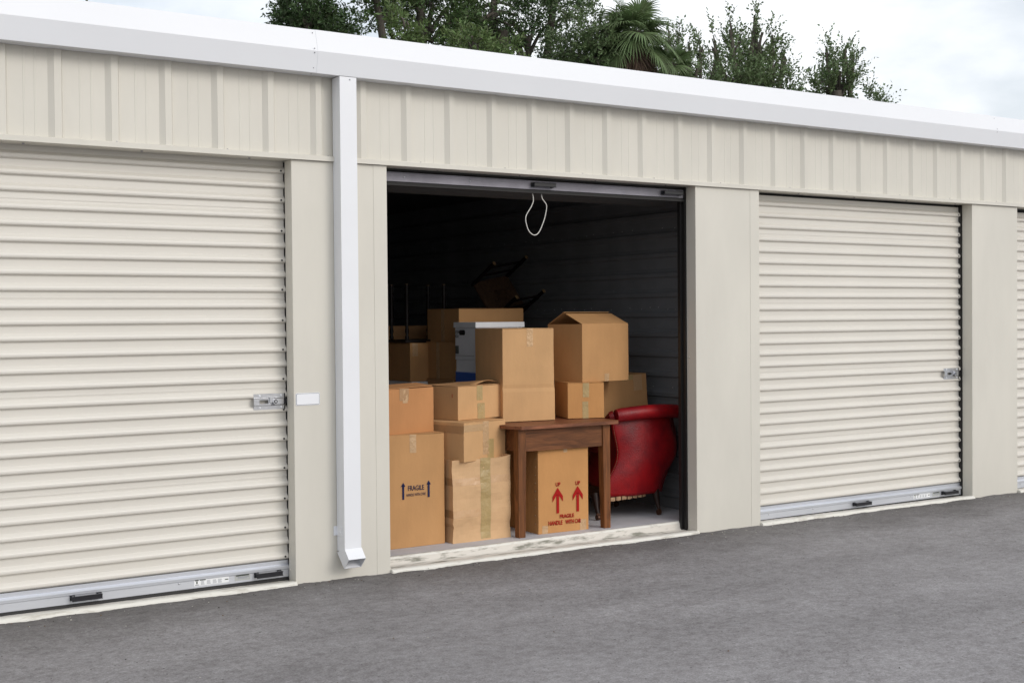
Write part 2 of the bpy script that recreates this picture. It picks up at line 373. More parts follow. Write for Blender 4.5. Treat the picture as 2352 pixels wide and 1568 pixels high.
# ---------------------------------------------------------------- roll-up doors
PIT=.0835
def slat_prof(p,seam):
    o=[(.128,0),(.1278,.002),(.1110,.0085),(.1082,.0115),(.1068,.019),(.1074,.026),(.1092,.031),(.1245,.045),(.1275,.049)]
    if seam: o+=[(.1280,.060),(.1252,.0605),(.1252,.068),(.1270,.0695),(.1280,p)]
    else: o+=[(.1280,p)]
    bk=[(y+.0012,z) for y,z in o][::-1]
    return o+bk
def slat_mesh(p,seam):
    b=MB(); b.prism(slat_prof(p,seam),0,2.44,'x'); return b.mesh('slat',m_slat)
ZD=[.124,.205,.283,.373,.464,.541,.634,.726,.812,.890,.969,1.056,1.154,1.243,1.328,1.411,1.497,1.581,1.674,1.759,1.844,1.926,2.009,2.093,2.182,2.272,2.356]
# even them out a little: regular pitch with wider seam slats
seams={4,10,16,22}   # index of slats carrying a sheet joint
pit=[.0835]*27
zz=.118; zs=[]
tot=2.356-.118
nseam=5; base=(tot-5*.0065)/26
SEAMI={5,11,17,23}
for i in range(27):
    zs.append(zz); zz+=base+(.0081 if i in SEAMI else 0)
me_s=slat_mesh(base,False); me_j=slat_mesh(base+.0081,True)
m_stick=mat('white_sticker',(.82,.83,.84),.45); m_ink=mat('grey_ink',(.28,.29,.32),.6); m_inkd=mat('dark_ink',(.05,.06,.05),.6); m_clear=mat('silver_sticker',(.50,.51,.50),.3,metal=.3)
def bar_mesh():
    b=MB()
    b.prism([(.122,0),(.107,.002),(.1065,.045),(.100,.050),(.099,.064),(.106,.071),(.119,.075),(.119,.098),(.124,.098)],0,2.44,'x'); return b
def handle_mb(w):
    b=MB(); h=.030
    for xx in (0,w-.026):
        b.box(xx,xx+.026,-.008,.0,0,h); b.box(xx+.004,xx+.020,-.034,-.008,.004,h-.002)
    b.box(.004,w-.004,-.040,-.026,.003,h-.003)
    b.box(.002,w-.002,-.042,-.038,h-.006,h-.002); b.box(.002,w-.002,-.042,-.038,.001,.005)
    b.dome((.012,-.0085,h*.5),(0,-1,0),.005,mi=1)
    return b
def add_handle(par,x,z,w,yb=.107,flip=False):
    o=handle_mb(w).build('handle',[m_black,m_zinc],par,bevel=.0015,seg=1); o.location=(x,yb,z)
    return o
def sticker(par,x0,x1,z0,z1,y,kind):
    b=MB(); b.box(x0,x1,y-.0006,y+.001,z0,z1,0)
    yy=y-.0009
    def r(a,c,e,f,mi): b.box(x0+(x1-x0)*a,x0+(x1-x0)*c,yy,yy+.0003,z0+(z1-z0)*e,z0+(z1-z0)*f,mi)
    if kind=='long':
        r(.02,.13,.80,.96,2); r(.16,.33,.80,.96,2)
        r(.06,.10,.30,.75,2); r(.03,.14,.08,.2,1)
        for a,c in ((.19,.30),(.36,.48),(.53,.65),(.68,.80)):
            for k in range(6): r(a,c-random.uniform(0,.03),.12+k*.11,.17+k*.11,1)
        r(.88,.98,.42,.58,2)
    else:
        r(.08,.92,.72,.94,2); r(.18,.9,.46,.62,1); r(.18,.8,.3,.38,1)
    return b.build('sticker',[m_stick if kind=='long' else m_clear,m_ink,m_inkd],par)
def latch(par,x,z):
    b=MB()
    # local coordinates: 0.200 wide, 0.092 tall, hat-shaped plate
    y0=.1080
    for za,zb in ((0,.026),(.066,.092)):
        b.box(.004,.196,y0-.0025,y0,za,zb)
    b.box(0,.105,y0-.016,y0-.0135,.026,.036); b.box(0,.105,y0-.016,y0-.0135,.056,.066); b.box(0,.035,y0-.016,y0-.0135,.036,.056); b.box(.088,.105,y0-.016,y0-.0135,.036,.056)
    for za in (.024,.066): b.box(0,.190,y0-.014,y0,za,za+.002)
    b.box(.105,.186,y0-.010,y0-.007,.028,.064)
    b.box(.095,.122,y0-.024,y0-.012,.040,.072); b.cyl((.128,y0-.008,.046),(.128,y0-.030,.046),.0165,n=16); b.cyl((.128,y0-.030,.046),(.128,y0-.0305,.046),.011,n=16,mi=1); b.cyl((.128,y0-.0305,.046),(.128,y0-.032,.046),.006,n=12)
    b.box(.186,.205,y0-.012,y0-.002,.034,.060,1); b.box(.190,.197,y0-.004,y0-.0005,.0,.092,1)
    for xx in (.040,.172):
        for z_ in (.013,.080): b.dome((xx,y0-.0025,z_),(0,-1,0),.0075,mi=2)
    o=b.build('latch',[m_zinc,m_black,m_white],par,bevel=.0012,seg=1); o.location=(x,0,z); return o
def tracks(x0,par,front=False):
    for side in (0,1):
        b=MB()
        def bx(u0,u1,y0,y1):
            if side==0: b.box(x0+u0,x0+u1,y0,y1,-.02,HH)
            else: b.box(x0+2.44-u1,x0+2.44-u0,y0,y1,-.02,HH)
        if front: bx(.0,.013,.101,.160); bx(.013,.030,.132,.160)
        else: bx(.0,.05,.130,.160)
        b.build('guide_track',m_track,par)
def closed_door(x0,dz,handles,stick,lx,gap=-.004):
    d=bpy.data.objects.new('roll_up_door',None); link(d,B); d.location=(x0,0,0)
    tracks(0,d,gap>0)
    for i,z in enumerate(zs):
        o=bpy.data.objects.new('slat',me_j if i in SEAMI else me_s); link(o,d); o.location=(.006,0,z+dz); o.scale=((2.434-gap)/2.44,1,1)
    bm_=bar_mesh(); bb=bm_.build('bottom_bar',m_alu,d); bb.location=(.006,0,.018+dz); bb.scale=((2.434-gap)/2.44,1,1)
    for xx in (.19,.66,1.79): 
        pass
    rv=MB()
    for xx in (.19,.66,1.79): rv.dome((xx,.1065,.038),(0,-1,0),.0065)
    tag(rv.build('rivet',m_zinc,d,loc=(0,0,.018+dz)),kind='stuff')
    sl=MB(); sl.prism([(.100,.0),(.130,0),(.130,.016),(.105,.017)],0.004,2.436,'x'); o=sl.build('rubber_seal',m_rubber,d); o.location=(0,0,dz+.003)
    for (hx,w) in handles: add_handle(d,hx,.036+dz,w)
    for (a,c,k) in stick: sticker(d,a,c,.032+dz,.066+dz,.1065,k)
    latch(d,lx,.998+dz)
    hl=MB()
    for i in range(0,27,2): hl.cyl((2.418-gap,.1075,zs[i]+dz+.020),(2.418-gap,.1060,zs[i]+dz+.020),.006,n=10)
    tag(hl.build('rivet',m_black,d),kind='stuff')
    return d
H_=[(1.200,.165),(2.228,.165)]; ST=[(1.875,2.078,'long'),(2.112,2.205,'small')]
closed_door(-3.05,0,H_,ST,2.234)
closed_door(-6.10,.005,H_,ST,2.20)
H2=[(1.10,.185),(2.172,.183)]; ST2=[(1.826,2.029,'long'),(2.062,2.152,'small')]
closed_door(3.05,-.028,H2,ST2,2.203,.012)
closed_door(6.10,-.040,H2,ST2,2.203,.012)
closed_door(9.15,-.045,H2,ST2,2.203,.012)
# open door: rolled up, bottom bar hanging just under the header
od=bpy.data.objects.new('roll_up_door',None); link(od,B); od['label']='door rolled up under the header'
tracks(0,od,True)
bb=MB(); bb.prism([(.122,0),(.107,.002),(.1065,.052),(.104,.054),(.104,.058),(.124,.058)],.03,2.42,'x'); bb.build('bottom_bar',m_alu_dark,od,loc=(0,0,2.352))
rv=MB()
for xx in (.18,.65): rv.dome((xx,.1065,.030),(0,-1,0),.007)
tag(rv.build('rivet',m_zinc,od,loc=(0,0,2.352)),kind='stuff')
sl=MB(); sl.prism([(.098,.0),(.132,0),(.132,.020),(.104,.022)],0.03,2.42,'x'); sl.build('rubber_seal',m_rubber,od,loc=(0,0,2.328))
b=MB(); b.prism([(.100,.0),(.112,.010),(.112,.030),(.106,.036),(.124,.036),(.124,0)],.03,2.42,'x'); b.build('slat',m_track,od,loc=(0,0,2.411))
add_handle(od,1.115,2.368,.18); add_handle(od,2.215,2.368,.18)
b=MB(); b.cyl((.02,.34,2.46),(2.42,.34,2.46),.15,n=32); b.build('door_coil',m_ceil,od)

# pull rope loop
def catmull(pts,n=8):
    out=[]; P=[Vector(p) for p in pts]
    for i in range(len(P)-1):
        p0=P[max(i-1,0)];p1=P[i];p2=P[i+1];p3=P[min(i+2,len(P)-1)]
        for k in range(n):
            t=k/n; out.append(.5*((2*p1)+(-p0+p2)*t+(2*p0-5*p1+4*p2-p3)*t*t+(-p0+3*p1-3*p2+p3)*t**3))
    out.append(P[-1]); return out
rp=[(1.137,.125,2.342),(1.145,.122,2.288),(1.127,.12,2.242),(1.083,.12,2.174),(1.093,.12,2.107),(1.118,.12,2.070),(1.149,.12,2.056),(1.178,.12,2.068),(1.201,.12,2.10),(1.232,.12,2.17),(1.248,.12,2.235),(1.244,.12,2.264),(1.214,.122,2.303),(1.213,.125,2.344)]
b=MB(); b.tube(catmull(rp,6),.0031,n=8)
tag(b.build('pull_rope',mat('white_rope',(.75,.73,.68),.8,bump=.4,bscale=300)),'thin white pull rope hanging in a loop from the raised door','rope')

# ---------------------------------------------------------------- cardboard boxes
def cardmat(name,col,dark=.0):
    m=mat(name,col,.78,var=.09,vscale=4.5,bump=.10,bscale=45,stretch=(1,1,.5),spec=.25,detail=9); return m
m_c1=cardmat('kraft_card',(0.515,0.280,0.120)); m_c2=cardmat('kraft_card_orange',(0.500,0.235,0.095)); m_c3=cardmat('kraft_card_pale',(0.620,0.395,0.215))
m_c4=cardmat('kraft_card_light',(0.585,0.345,0.165)); m_c5=cardmat('kraft_card_brown',(0.440,0.240,0.110)); m_c6=cardmat('kraft_card_warm',(0.540,0.270,0.100))
m_tape=mat('clear_brown_tape',(.43,.305,.135),.3,var=.08,vscale=14,bump=.45,bscale=38,coat=.15)
m_tapec=mat('clear_tape',(.52,.33,.175),.34,var=.08,vscale=25,bump=.7,bscale=45,coat=.12)
m_tapeb=mat('brown_tape',(.42,.245,.12),.30,var=.08,vscale=8,bump=.3,bscale=30)
m_blue=mat('navy_print',(.022,.026,.075),.9,spec=.1); m_red=mat('red_print',(.36,.016,.014),.9,spec=.1)

def surf(x,y,z,h,amp,seed,top_wob,deform):
    q=Vector((x*3+seed*7.3,y*3+seed,z*3))
    nx_=noise.noise(q)*amp; ny_=noise.noise(q+Vector((50,0,0)))*amp; nz_=noise.noise(q+Vector((0,50,0)))*amp
    if z<.001: nz_=abs(nz_)*.15
    if z>h-.001: nz_+=top_wob*noise.noise((x*9+seed,y*9,3))
    p=[x+nx_,y+ny_,z+nz_]
    return deform(p,x,y,z) if deform else p
m_pt=mat('pale_tape',(.575,.355,.19),.34,bump=.3,bscale=30,var=.05)
def soft_box(w,d,h,amp=.003,seed=0,open_top=False,top_wob=0.0,deform=None,inset=0):
    nx,ny,nz=max(2,int(w/.025)),max(2,int(d/.05)),max(2,int(h/.025)); idx={}; vs=[]; fs=[]
    def V(i,j,k):
        key=(i,j,k)
        if key not in idx:
            x,y,z=w*i/nx,d*j/ny,h*k/nz
            p=surf(x,y,z,h,amp,seed,top_wob,deform)
            idx[key]=len(vs); vs.append(p)
        return idx[key]
    for i in range(nx):
        for k in range(nz):
            fs.append((V(i,0,k),V(i+1,0,k),V(i+1,0,k+1),V(i,0,k+1))); fs.append((V(i+1,ny,k),V(i,ny,k),V(i,ny,k+1),V(i+1,ny,k+1)))
    for j in range(ny):
        for k in range(nz):
            fs.append((V(0,j+1,k),V(0,j,k),V(0,j,k+1),V(0,j+1,k+1))); fs.append((V(nx,j,k),V(nx,j+1,k),V(nx,j+1,k+1),V(nx,j,k+1)))
    for i in range(nx):
        for j in range(ny):
            fs.append((V(i,j+1,0),V(i+1,j+1,0),V(i+1,j,0),V(i,j,0)))
            if not open_top: fs.append((V(i,j,nz),V(i+1,j,nz),V(i+1,j+1,nz),V(i,j+1,nz)))
    b=MB(); b.add(vs,fs); return b
def carton(loc,yawd,w,d,h,m,label,seed,amp=.003,open_top=False,group='cardboard boxes stored in the open unit',flaps=True,top_wob=.0,deform=None,tapes=(),rot=None):
    t=empty('cardboard_box',loc,R(yawd),label,'box',group,rot=rot)
    bd=soft_box(w,d,h,amp,seed,open_top,top_wob,deform).build('box_body',m,t)
    if open_top:
        s=bd.modifiers.new('sol','SOLIDIFY'); s.thickness=.005; s.offset=-1
    else:
        bv=bd.modifiers.new('bevel','BEVEL'); bv.width=.0025; bv.segments=2; bv.limit_method='ANGLE'; bv.angle_limit=R(50)
    if flaps and not open_top:
        g_=.0015
        for a,c in ((0.002,d/2-g_),(d/2+g_,d-.002)):
            f=MB(); n=8; top=[]; 
            for i in range(n+1):
                x=.001+(w-.002)*i/n; e=.003*noise.noise((x*6+seed,a*9,1))
                top.append((x,a,h+.0015)); 
            f.box(.001,w-.001,a,c,h+.001,h+.0045)
            f.build('top_flap',m,t,bevel=.001,seg=1)
    fn=lambda x,y,z: surf(x,y,z,h,amp,seed,top_wob,deform)
    for tp in tapes: tape(t,*tp,fn=fn)
    return t
def tape(par,face,a0,a1,b0,b1,m,w=0,h=0,seed=0,fn=None):
    """face 'f': front strip x a0..a1, z b0..b1 ; 'l': left strip y a0..a1 ; slightly uneven film"""
    n1=max(2,int(abs(a1-a0)/.012)); n2=max(2,int(abs(b1-b0)/.02)); vs=[]; fs=[]
    for j in range(n2+1):
        for i in range(n1+1):
            u=a0+(a1-a0)*i/n1; v=b0+(b1-b0)*j/n2
            off=.0024+.0010*noise.noise((u*60+seed,v*40,seed)); ed=.0015*noise.noise((v*25,seed,i//max(n1,1)))
            if face=='f':
                p=fn(u,0,v) if fn else (u,0,v); vs.append((p[0]+ed,p[1]-off+.0012,p[2]))
            elif face=='l':
                p=fn(0,u,v) if fn else (0,u,v); vs.append((p[0]-off+.0012,p[1]+ed,p[2]))
            else: vs.append((u+ed,v,w+off+.003))
    fs=[(j*(n1+1)+i,j*(n1+1)+i+1,(j+1)*(n1+1)+i+1,(j+1)*(n1+1)+i) for j in range(n2) for i in range(n1)]
    if face=='l': fs=[f[::-1] for f in fs]
    b=MB(); b.add(vs,fs,0,False); o=b.build('tape',m,par); s=o.modifiers.new('sol','SOLIDIFY'); s.thickness=.0006
    return o
def text(par,body,x,z,width,height,m,y=-.004,bold=.004,name='lettering',face='f'):
    cu=bpy.data.curves.new('lettering','FONT'); cu.body=body; cu.size=1; cu.extrude=.0; cu.offset=bold
    tmp=bpy.data.objects.new('tmp',cu); C.objects.link(tmp); dg=bpy.context.evaluated_depsgraph_get(); dg.update()
    me=bpy.data.meshes.new_from_object(tmp.evaluated_get(dg)); C.objects.unlink(tmp); bpy.data.objects.remove(tmp)
    co=np.empty(len(me.vertices)*3); me.vertices.foreach_get('co',co); co=co.reshape(-1,3); mn=co.min(0); mx_=co.max(0)
    u=(co[:,0]-mn[0])/(mx_[0]-mn[0])*width; v=(co[:,1]-mn[1])/(mx_[1]-mn[1])*height
    new=np.stack([x+u,np.full_like(u,y),z+v],-1) if face=='f' else np.stack([np.full_like(u,y),x-u,z+v],-1)
    me.vertices.foreach_set('co',new.ravel()); me.materials.clear(); me.materials.append(m); me.update()
    o=bpy.data.objects.new(name,me); link(o,par); s=o.modifiers.new('sol','SOLIDIFY'); s.thickness=.0004; return o
def arrow(par,cx,z0,z1,hw,sw,hz,notch,m,y=-.004):
    pts=[(cx-sw,z0),(cx+sw,z0),(cx+sw,z1-notch),(cx+hw,z1-hz),(cx+hw,z1-hz+ (hz*.38 if notch<hz*.7 else 0)),(cx,z1),(cx-hw,z1-hz+(hz*.38 if notch<hz*.7 else 0)),(cx-hw,z1-hz),(cx-sw,z1-notch)]
    b=MB(); n=len(pts); b.add([(p[0],y,p[1]) for p in pts]+[(p[0],y+.0004,p[1]) for p in pts],[tuple(range(n))]+[(i,(i+1)%n,n+(i+1)%n,n+i) for i in range(n)])
    # triangulation-safe: split head and shaft
    b=MB(); b.box(cx-sw,cx+sw,y,y+.0004,z0,z1-notch*.9)
    k=hz*.38 if notch<hz*.7 else .0001
    def tri(ps): b.add([(p[0],y,p[1]) for p in ps],[tuple(range(len(ps)))])
    tri([(cx,z1),(cx-hw,z1-hz+k),(cx-hw,z1-hz),(cx-sw*.9,z1-notch),(cx,z1-notch)])
    tri([(cx,z1),(cx,z1-notch),(cx+sw*.9,z1-notch),(cx+hw,z1-hz),(cx+hw,z1-hz+k)])
    return b.build('printed_arrow',m,par)

# A tall box with navy print
A=carton((.168,.366,.05),0,.424,.42,.720,m_c1,'tall kraft box on the floor with navy FRAGILE print and two arrows',1,.0035,
   tapes=[('f',.172,.218,.605,.722,m_tapec,0,0,3)])
ox,oz=.168,.05
arrow(A,.287-ox,.361-oz,.470-oz,.0165,.0070,.027,.025,m_blue); arrow(A,.473-ox,.363-oz,.471-oz,.0165,.0070,.027,.025,m_blue)
text(A,'FRAGILE',.322-ox,.414-oz,.117,.032,m_blue,bold=.006); text(A,'HANDLE WITH CARE',.310-ox,.3785-oz,.141,.0175,m_blue,bold=.004)
# B orange box on A
Bx=carton((.150,.388,.7725),12,.44,.36,.292,m_c2,'orange-brown taped box on top of the box with navy print',2,.0035,
   tapes=[('f',.150,.225,.215,.294,m_tapeb,0,0,5),('f',.175,.215,.20,.294,m_tapec,0,0,6)],flaps=False)
b=MB(); b.box(0,.40,-.002,.16,0,.004); o=b.build('top_flap',m_c2,Bx,loc=(.03,.0,.293)); o.rotation_euler=(R(5),R(-1),0)
b=MB(); b.box(0,.42,0,.17,0,.004); o=b.build('top_flap',m_c2,Bx,loc=(.01,.185,.302)); o.rotation_euler=(R(-2),R(1),0)
# C pale crushed box with vertical tape
def defC(p,x,y,z):
    e=.012*math.exp(-((z-.09)/.05)**2); s=math.sin(z*31)*.0025+math.sin(z*13+1)*.003
    if y<.01: p[1]+= s+e*.6+.004*noise.noise((x*14,z*22,3))+.005*abs(noise.noise((x*5,z*9,8)))
    if x<.01 and z<.12: p[0]+=.012*(z/.12); p[1]+= .0
    if x>.4: p[0]+= -.006*math.sin(z*5)
    if z>.5: p[2]+=.002*noise.noise((x*14,y*9,3))+(.014*max(0,(x-.38)/.07) if y<.2 else 0)
    return p
Cx=carton((.620,.308,.05),0,.451,.42,.540,m_c3,'pale crumpled box with a long vertical olive tape beside the table leg',3,.004,open_top=True,deform=defC,
   tapes=[('f',.214,.292,.012,.545,m_tape,0,0,8),('l',.0,.20,.375,.425,m_tapeb,0,0,9),('l',.0,.20,.165,.215,m_tapeb,0,0,10),('f',.0,.212,.372,.420,m_pt,0,0,11),('f',.294,.44,.378,.426,m_pt,0,0,12),('f',.0,.212,.165,.212,m_pt,0,0,13)])
for (yy,ww,an,ln) in ((.0,.45,-172,.10),(.42,.45,0,0)):
    pass
b=MB(); 
vs=[]; n=18
for j,dy in enumerate((0,.05,.10)):
    for i in range(n+1):
        x=.02+.42*i/n; vs.append((x,.004+dy,.530+[.006,.004,-.02][j]+.003*noise.noise((x*16,j*2.,1))+(.012*max(0,(x-.36)/.08)*(1-j*.3))))
b.add(vs,[(j*(n+1)+i,j*(n+1)+i+1,(j+1)*(n+1)+i+1,(j+1)*(n+1)+i) for j in range(2) for i in range(n)])
o=b.build('top_flap',m_c3,Cx); s=o.modifiers.new('s','SOLIDIFY'); s.thickness=.004
b=MB(); b.box(.01,.44,.10,.41,.512,.516); b.build('inner_flap',m_c3,Cx)
# D and E rotated stack
Dx=carton((.688,.272,.578),18,.423,.38,.252,m_c4,'middle kraft box of the twisted stack, resting in the pale crumpled box',4,.004,
   tapes=[('f',.190,.250,.035,.255,m_tapec,0,0,12),('f',.235,.300,.0,.135,m_tape,0,0,13),('l',.0,.30,.185,.235,m_tapeb,0,0,14),('f',.0,.19,.195,.240,mat('faint_tape',(.485,.305,.155),.35,bump=.3),0,0,15)])
Ex=carton((.748,.447,.836),15.5,.428,.37,.222,m_c4,'top kraft box of the twisted stack with a lifted top flap',5,.004,flaps=False,
   tapes=[('f',.185,.243,.125,.224,m_tape,0,0,16),('f',.190,.262,.0,.105,m_tape,0,0,17)])
b=MB()
def curved_flap(par,x0,x1,y0,y1,z,lift,m,tw=0):
    n,k=14,6; vs=[]
    for j in range(k+1):
        for i in range(n+1):
            u=i/n; v=j/k; vs.append((x0+(x1-x0)*u, y0+(y1-y0)*v, z+lift*(math.sin(math.pi*min(1,u*1.1))*.6+.4*(1-u))*v*(1-tw*u)+.002*noise.noise((u*5,v*5,2))))
    q=MB(); q.add(vs,[(j*(n+1)+i,j*(n+1)+i+1,(j+1)*(n+1)+i+1,(j+1)*(n+1)+i) for j in range(k) for i in range(n)],0,True)
    o=q.build('top_flap',m,par); s=o.modifiers.new('s','SOLIDIFY'); s.thickness=.004; return o
curved_flap(Ex,.002,.426,.368,.20,.224,.004,m_c5); curved_flap(Ex,.002,.426,.0,.195,.2265,.004,m_c5)
curved_flap(Ex,.428,.20,.37,.04,.230,.030,m_c5)
tape(Ex,'l',.05,.055,.15,.175,m_red,0,0,18)
# F tall plain box on table with a crease
def defF(p,x,y,z):
    if y<.01: p[1]+=.005*math.exp(-((z-.235)/.012)**2)-.004*max(0,1-z/.235)
    if z<.24: p[0]+= .004*(1 if x>.3 else -.3)
    return p
Fx=carton((1.146,.517,.8005),-7.2,.398,.455,.636,m_c4,'tallest kraft box, standing on the left half of the wooden table',6,.0035,deform=defF,
   tapes=[('f',.190,.238,.515,.638,mat('clear_tape_on_kraft',(.58,.36,.18),.32,bump=.9,bscale=50,coat=.15),0,0,20)])
# K small taped box on table
Kx=carton((1.665,.479,.8005),-18.6,.270,.33,.248,m_c6,'small orange taped box on the right half of the wooden table',7,.003,
   tapes=[('f',.108,.152,.0,.120,m_tape,0,0,21),('f',.112,.158,.150,.250,m_tape,0,0,22)])
# J open-topped box with tented flaps
Jx=carton((1.786,.468,1.0535),6,.455,.37,.412,m_c1,'kraft box with tented open flaps balanced on the small taped box',8,.004,open_top=True,
   tapes=[('f',.215,.260,.0,.055,m_tapec,0,0,23)])
def hinge_flap(par,w,l,loc,rx,m,rz=0,x0=0):
    b=MB(); b.box(x0,w,0,l,-.002,.002); o=b.build('top_flap',m,par,bevel=.001,seg=1); o.location=loc; o.rotation_euler=(rx,0,rz); return o
hinge_flap(Jx,.452,.190,(.002,.003,.412),R(23),m_c1)
hinge_flap(Jx,.450,.190,(.453,.368,.412),R(27),m_c1,R(180))
b=MB(); b.box(.01,.30,.008,.36,.402,.406); 
# L box on the armchair
Lx=carton((2.185,.72,.44),0,.430,.30,.618,m_c1,'kraft box leaning on the red armchair seat, its top corner taped',9,.005,
   tapes=[('f',.19,.30,.585,.62,m_tape,0,0,25),('f',.30,.385,.50,.618,mat('card_tape_corner',(.49,.30,.155),.4,bump=.2),0,0,26)],rot=(0,R(-3.5),R(1)))
# M under the table
Mx=carton((1.270,.278,.05),-3,.406,.42,.573,m_c6,'kraft box under the table with red UP arrows and FRAGILE print',10,.003,
   tapes=[('f',.03,.075,.0,.055,m_tapec,0,0,27),('f',.335,.385,.0,.075,m_tapec,0,0,28),('f',.205,.235,.545,.574,m_tapec,0,0,29)])
ox,oz=1.27,.05
for cx in (1.424,1.586):
    arrow(Mx,cx-ox,.182-oz,.357-oz,.0415,.0105,.097,.052,m_red)
text(Mx,'UP',1.409-ox,.366-oz,.037,.027,m_red,bold=.030); text(Mx,'UP',1.569-ox,.364-oz,.037,.027,m_red,bold=.030)
text(Mx,'FRAGILE',1.440-ox,.1455-oz,.115,.027,m_red,bold=.030)
text(Mx,'HANDLE',1.349-ox,.103-oz,.112,.030,m_red,bold=.030); text(Mx,'WITH',1.484-ox,.103-oz,.070,.029,m_red,bold=.030); text(Mx,'CAR',1.562-ox,.103-oz,.050,.029,m_red,bold=.030)
b=MB()
for k in range(9): b.dome((-.0035,.03,.07+k*.055),(-1,0,0),.006)
tag(b.build('staple',m_tapeb,Mx),kind='stuff')
# white archive boxes
m_wc=mat('white_card',(.82,.83,.86),.6,var=.05,vscale=6,bump=.05,bscale=30); m_bluec=mat('blue_card',(.035,.12,.48),.6)
G=empty('storage_box',(1.362,1.215,1.202),0,'white card storage box with lid and STORAGE BOX lettering, upper of two','box','white storage boxes')
b=soft_box(.41,.30,.244,.002,31); b.build('box_body',m_wc,G)
b=MB(); b.box(-.010,.425,-.012,.312,.242,.282); b.build('lid',m_wc,G,bevel=.003)
b=MB(); b.prism([(p[0],p[1]) for p in rrect(.150,.235,.186,.224,.014)],-.0052,-.0045,'x'); b.build('hand_hole',m_rubber,G)
text(G,'STORAGE',.295,.196,.110,.022,m_inkd,y=-.0045,face='l'); text(G,'BOX',.295,.166,.050,.022,m_inkd,y=-.0045,face='l')
b=MB()
for k in range(9): b.box(-.0050,-.0042,.245+k*.0055,.248+k*.0055,.045,.105)
b.build('barcode',m_inkd,G)
b=MB(); b.box(-.0050,-.0042,.02,.295,.030,.032); b.build('printed_line',m_inkd,G)
G2=empty('storage_box',(1.366,1.22,.925),0,'white storage box with a blue band, lower of the two behind the tall box','box','white storage boxes')
b=soft_box(.40,.29,.275,.002,32); b.build('box_body',m_wc,G2)
b=MB(); b.box(-.0045,.404,-.0045,.294,.0,.190); b.build('blue_band',m_bluec,G2)
b=MB()
for k in range(26): b.box(-.0060,-.0046,.004+k*.011,.009+k*.011,.183,.195)
tag(b.build('printed_stitch',m_wc,G2),kind='stuff')
carton((1.34,1.20,.05),0,.45,.36,.873,m_c5,'dark kraft box low behind the table, carrying the white storage boxes',33,.003)
# H stack behind
carton((1.445,1.60,1.330),0,.595,.50,.255,m_c1,'wide kraft box at the back, highest box in the unit',34,.003,tapes=[('l',.22,.27,.0,.256,m_tapec,0,0,34)])
carton((1.405,1.585,1.040),0,.62,.50,.287,m_c1,'wide kraft box second from the top at the back',35,.003,tapes=[('l',.25,.30,.0,.288,m_tapec,0,0,35)])
carton((1.39,1.59,.05),0,.63,.52,.987,m_c5,'large kraft box at the bottom of the back stack',36,.003)
# I
carton((1.245,2.02,1.018),0,.42,.42,.300,m_c1,'kraft box in shade left of the tall back stack',37,.003,tapes=[('f',.02,.07,.20,.302,m_tapec,0,0,37)])
I2=empty('storage_box',(1.24,2.0,.75),0,'white storage box under the shaded box at the back left','box','white storage boxes')
soft_box(.40,.40,.266,.002,38).build('box_body',m_wc,I2)
carton((1.22,2.0,.05),0,.45,.45,.698,m_c5,'kraft box at the bottom of the shaded back left stack',39,.003)
carton((1.30,2.60,.05),0,.70,.50,1.40,m_c5,'large dark kraft box behind the upturned stool',40,.004)
carton((.75,2.75,.05),0,.50,.50,1.55,m_c5,'tall dark kraft box in the left back corner',41,.004)

# ---------------------------------------------------------------- wooden table
def wood(name,col,st):
    m=bpy.data.materials.new(name); m.use_nodes=True; t=m.node_tree; b=t.nodes['Principled BSDF']; n=t.nodes.new; l=t.links.new
    co=n('ShaderNodeTexCoord'); mp_=n('ShaderNodeMapping'); mp_.inputs['Scale'].default_value=st; l(co.outputs['Object'],mp_.inputs['Vector'])
    x=n('ShaderNodeTexNoise'); x.inputs['Scale'].default_value=9; x.inputs['Detail'].default_value=8; x.inputs['Roughness'].default_value=.65; x.inputs['Distortion'].default_value=1.2; l(mp_.outputs['Vector'],x.inputs['Vector'])
    r=n('ShaderNodeValToRGB'); r.color_ramp.elements[0].position=.32; r.color_ramp.elements[1].position=.66
    r.color_ramp.elements[0].color=(*[c*.45 for c in col],1); r.color_ramp.elements[1].color=(*[c*1.25 for c in col],1); l(x.outputs['Fac'],r.inputs['Fac']); l(r.outputs['Color'],b.inputs['Base Color'])
    b.inputs['Roughness'].default_value=.5; b.inputs['Specular IOR Level'].default_value=.3; bp=n('ShaderNodeBump'); bp.inputs['Strength'].default_value=.15; bp.inputs['Distance'].default_value=.004; l(x.outputs['Fac'],bp.inputs['Height']); l(bp.outputs['Normal'],b.inputs['Normal'])
    return m
m_wv=wood('brown_wood_upright',(.185,.066,.020),(3,3,.35)); m_wh=wood('brown_wood_rail',(.175,.064,.022),(.35,3,3)); m_wt=wood('red_brown_wood_top',(.24,.088,.042),(.3,3,3))
T=empty('wooden_table',(1.10,.22,.05),R(-1.3),'brown wooden table with tapered legs carrying two kraft boxes','table')
W,Dp=.72,.82
b=MB(); b.prism([(-.070,.075),(-.022,-.038),(.770,-.038),(.800,.0),(.800,.84),(.77,.87),(-.04,.87),(-.070,.84)],.7245,.7465,'z'); b.build('table_top',m_wt,T,bevel=.004,seg=3)
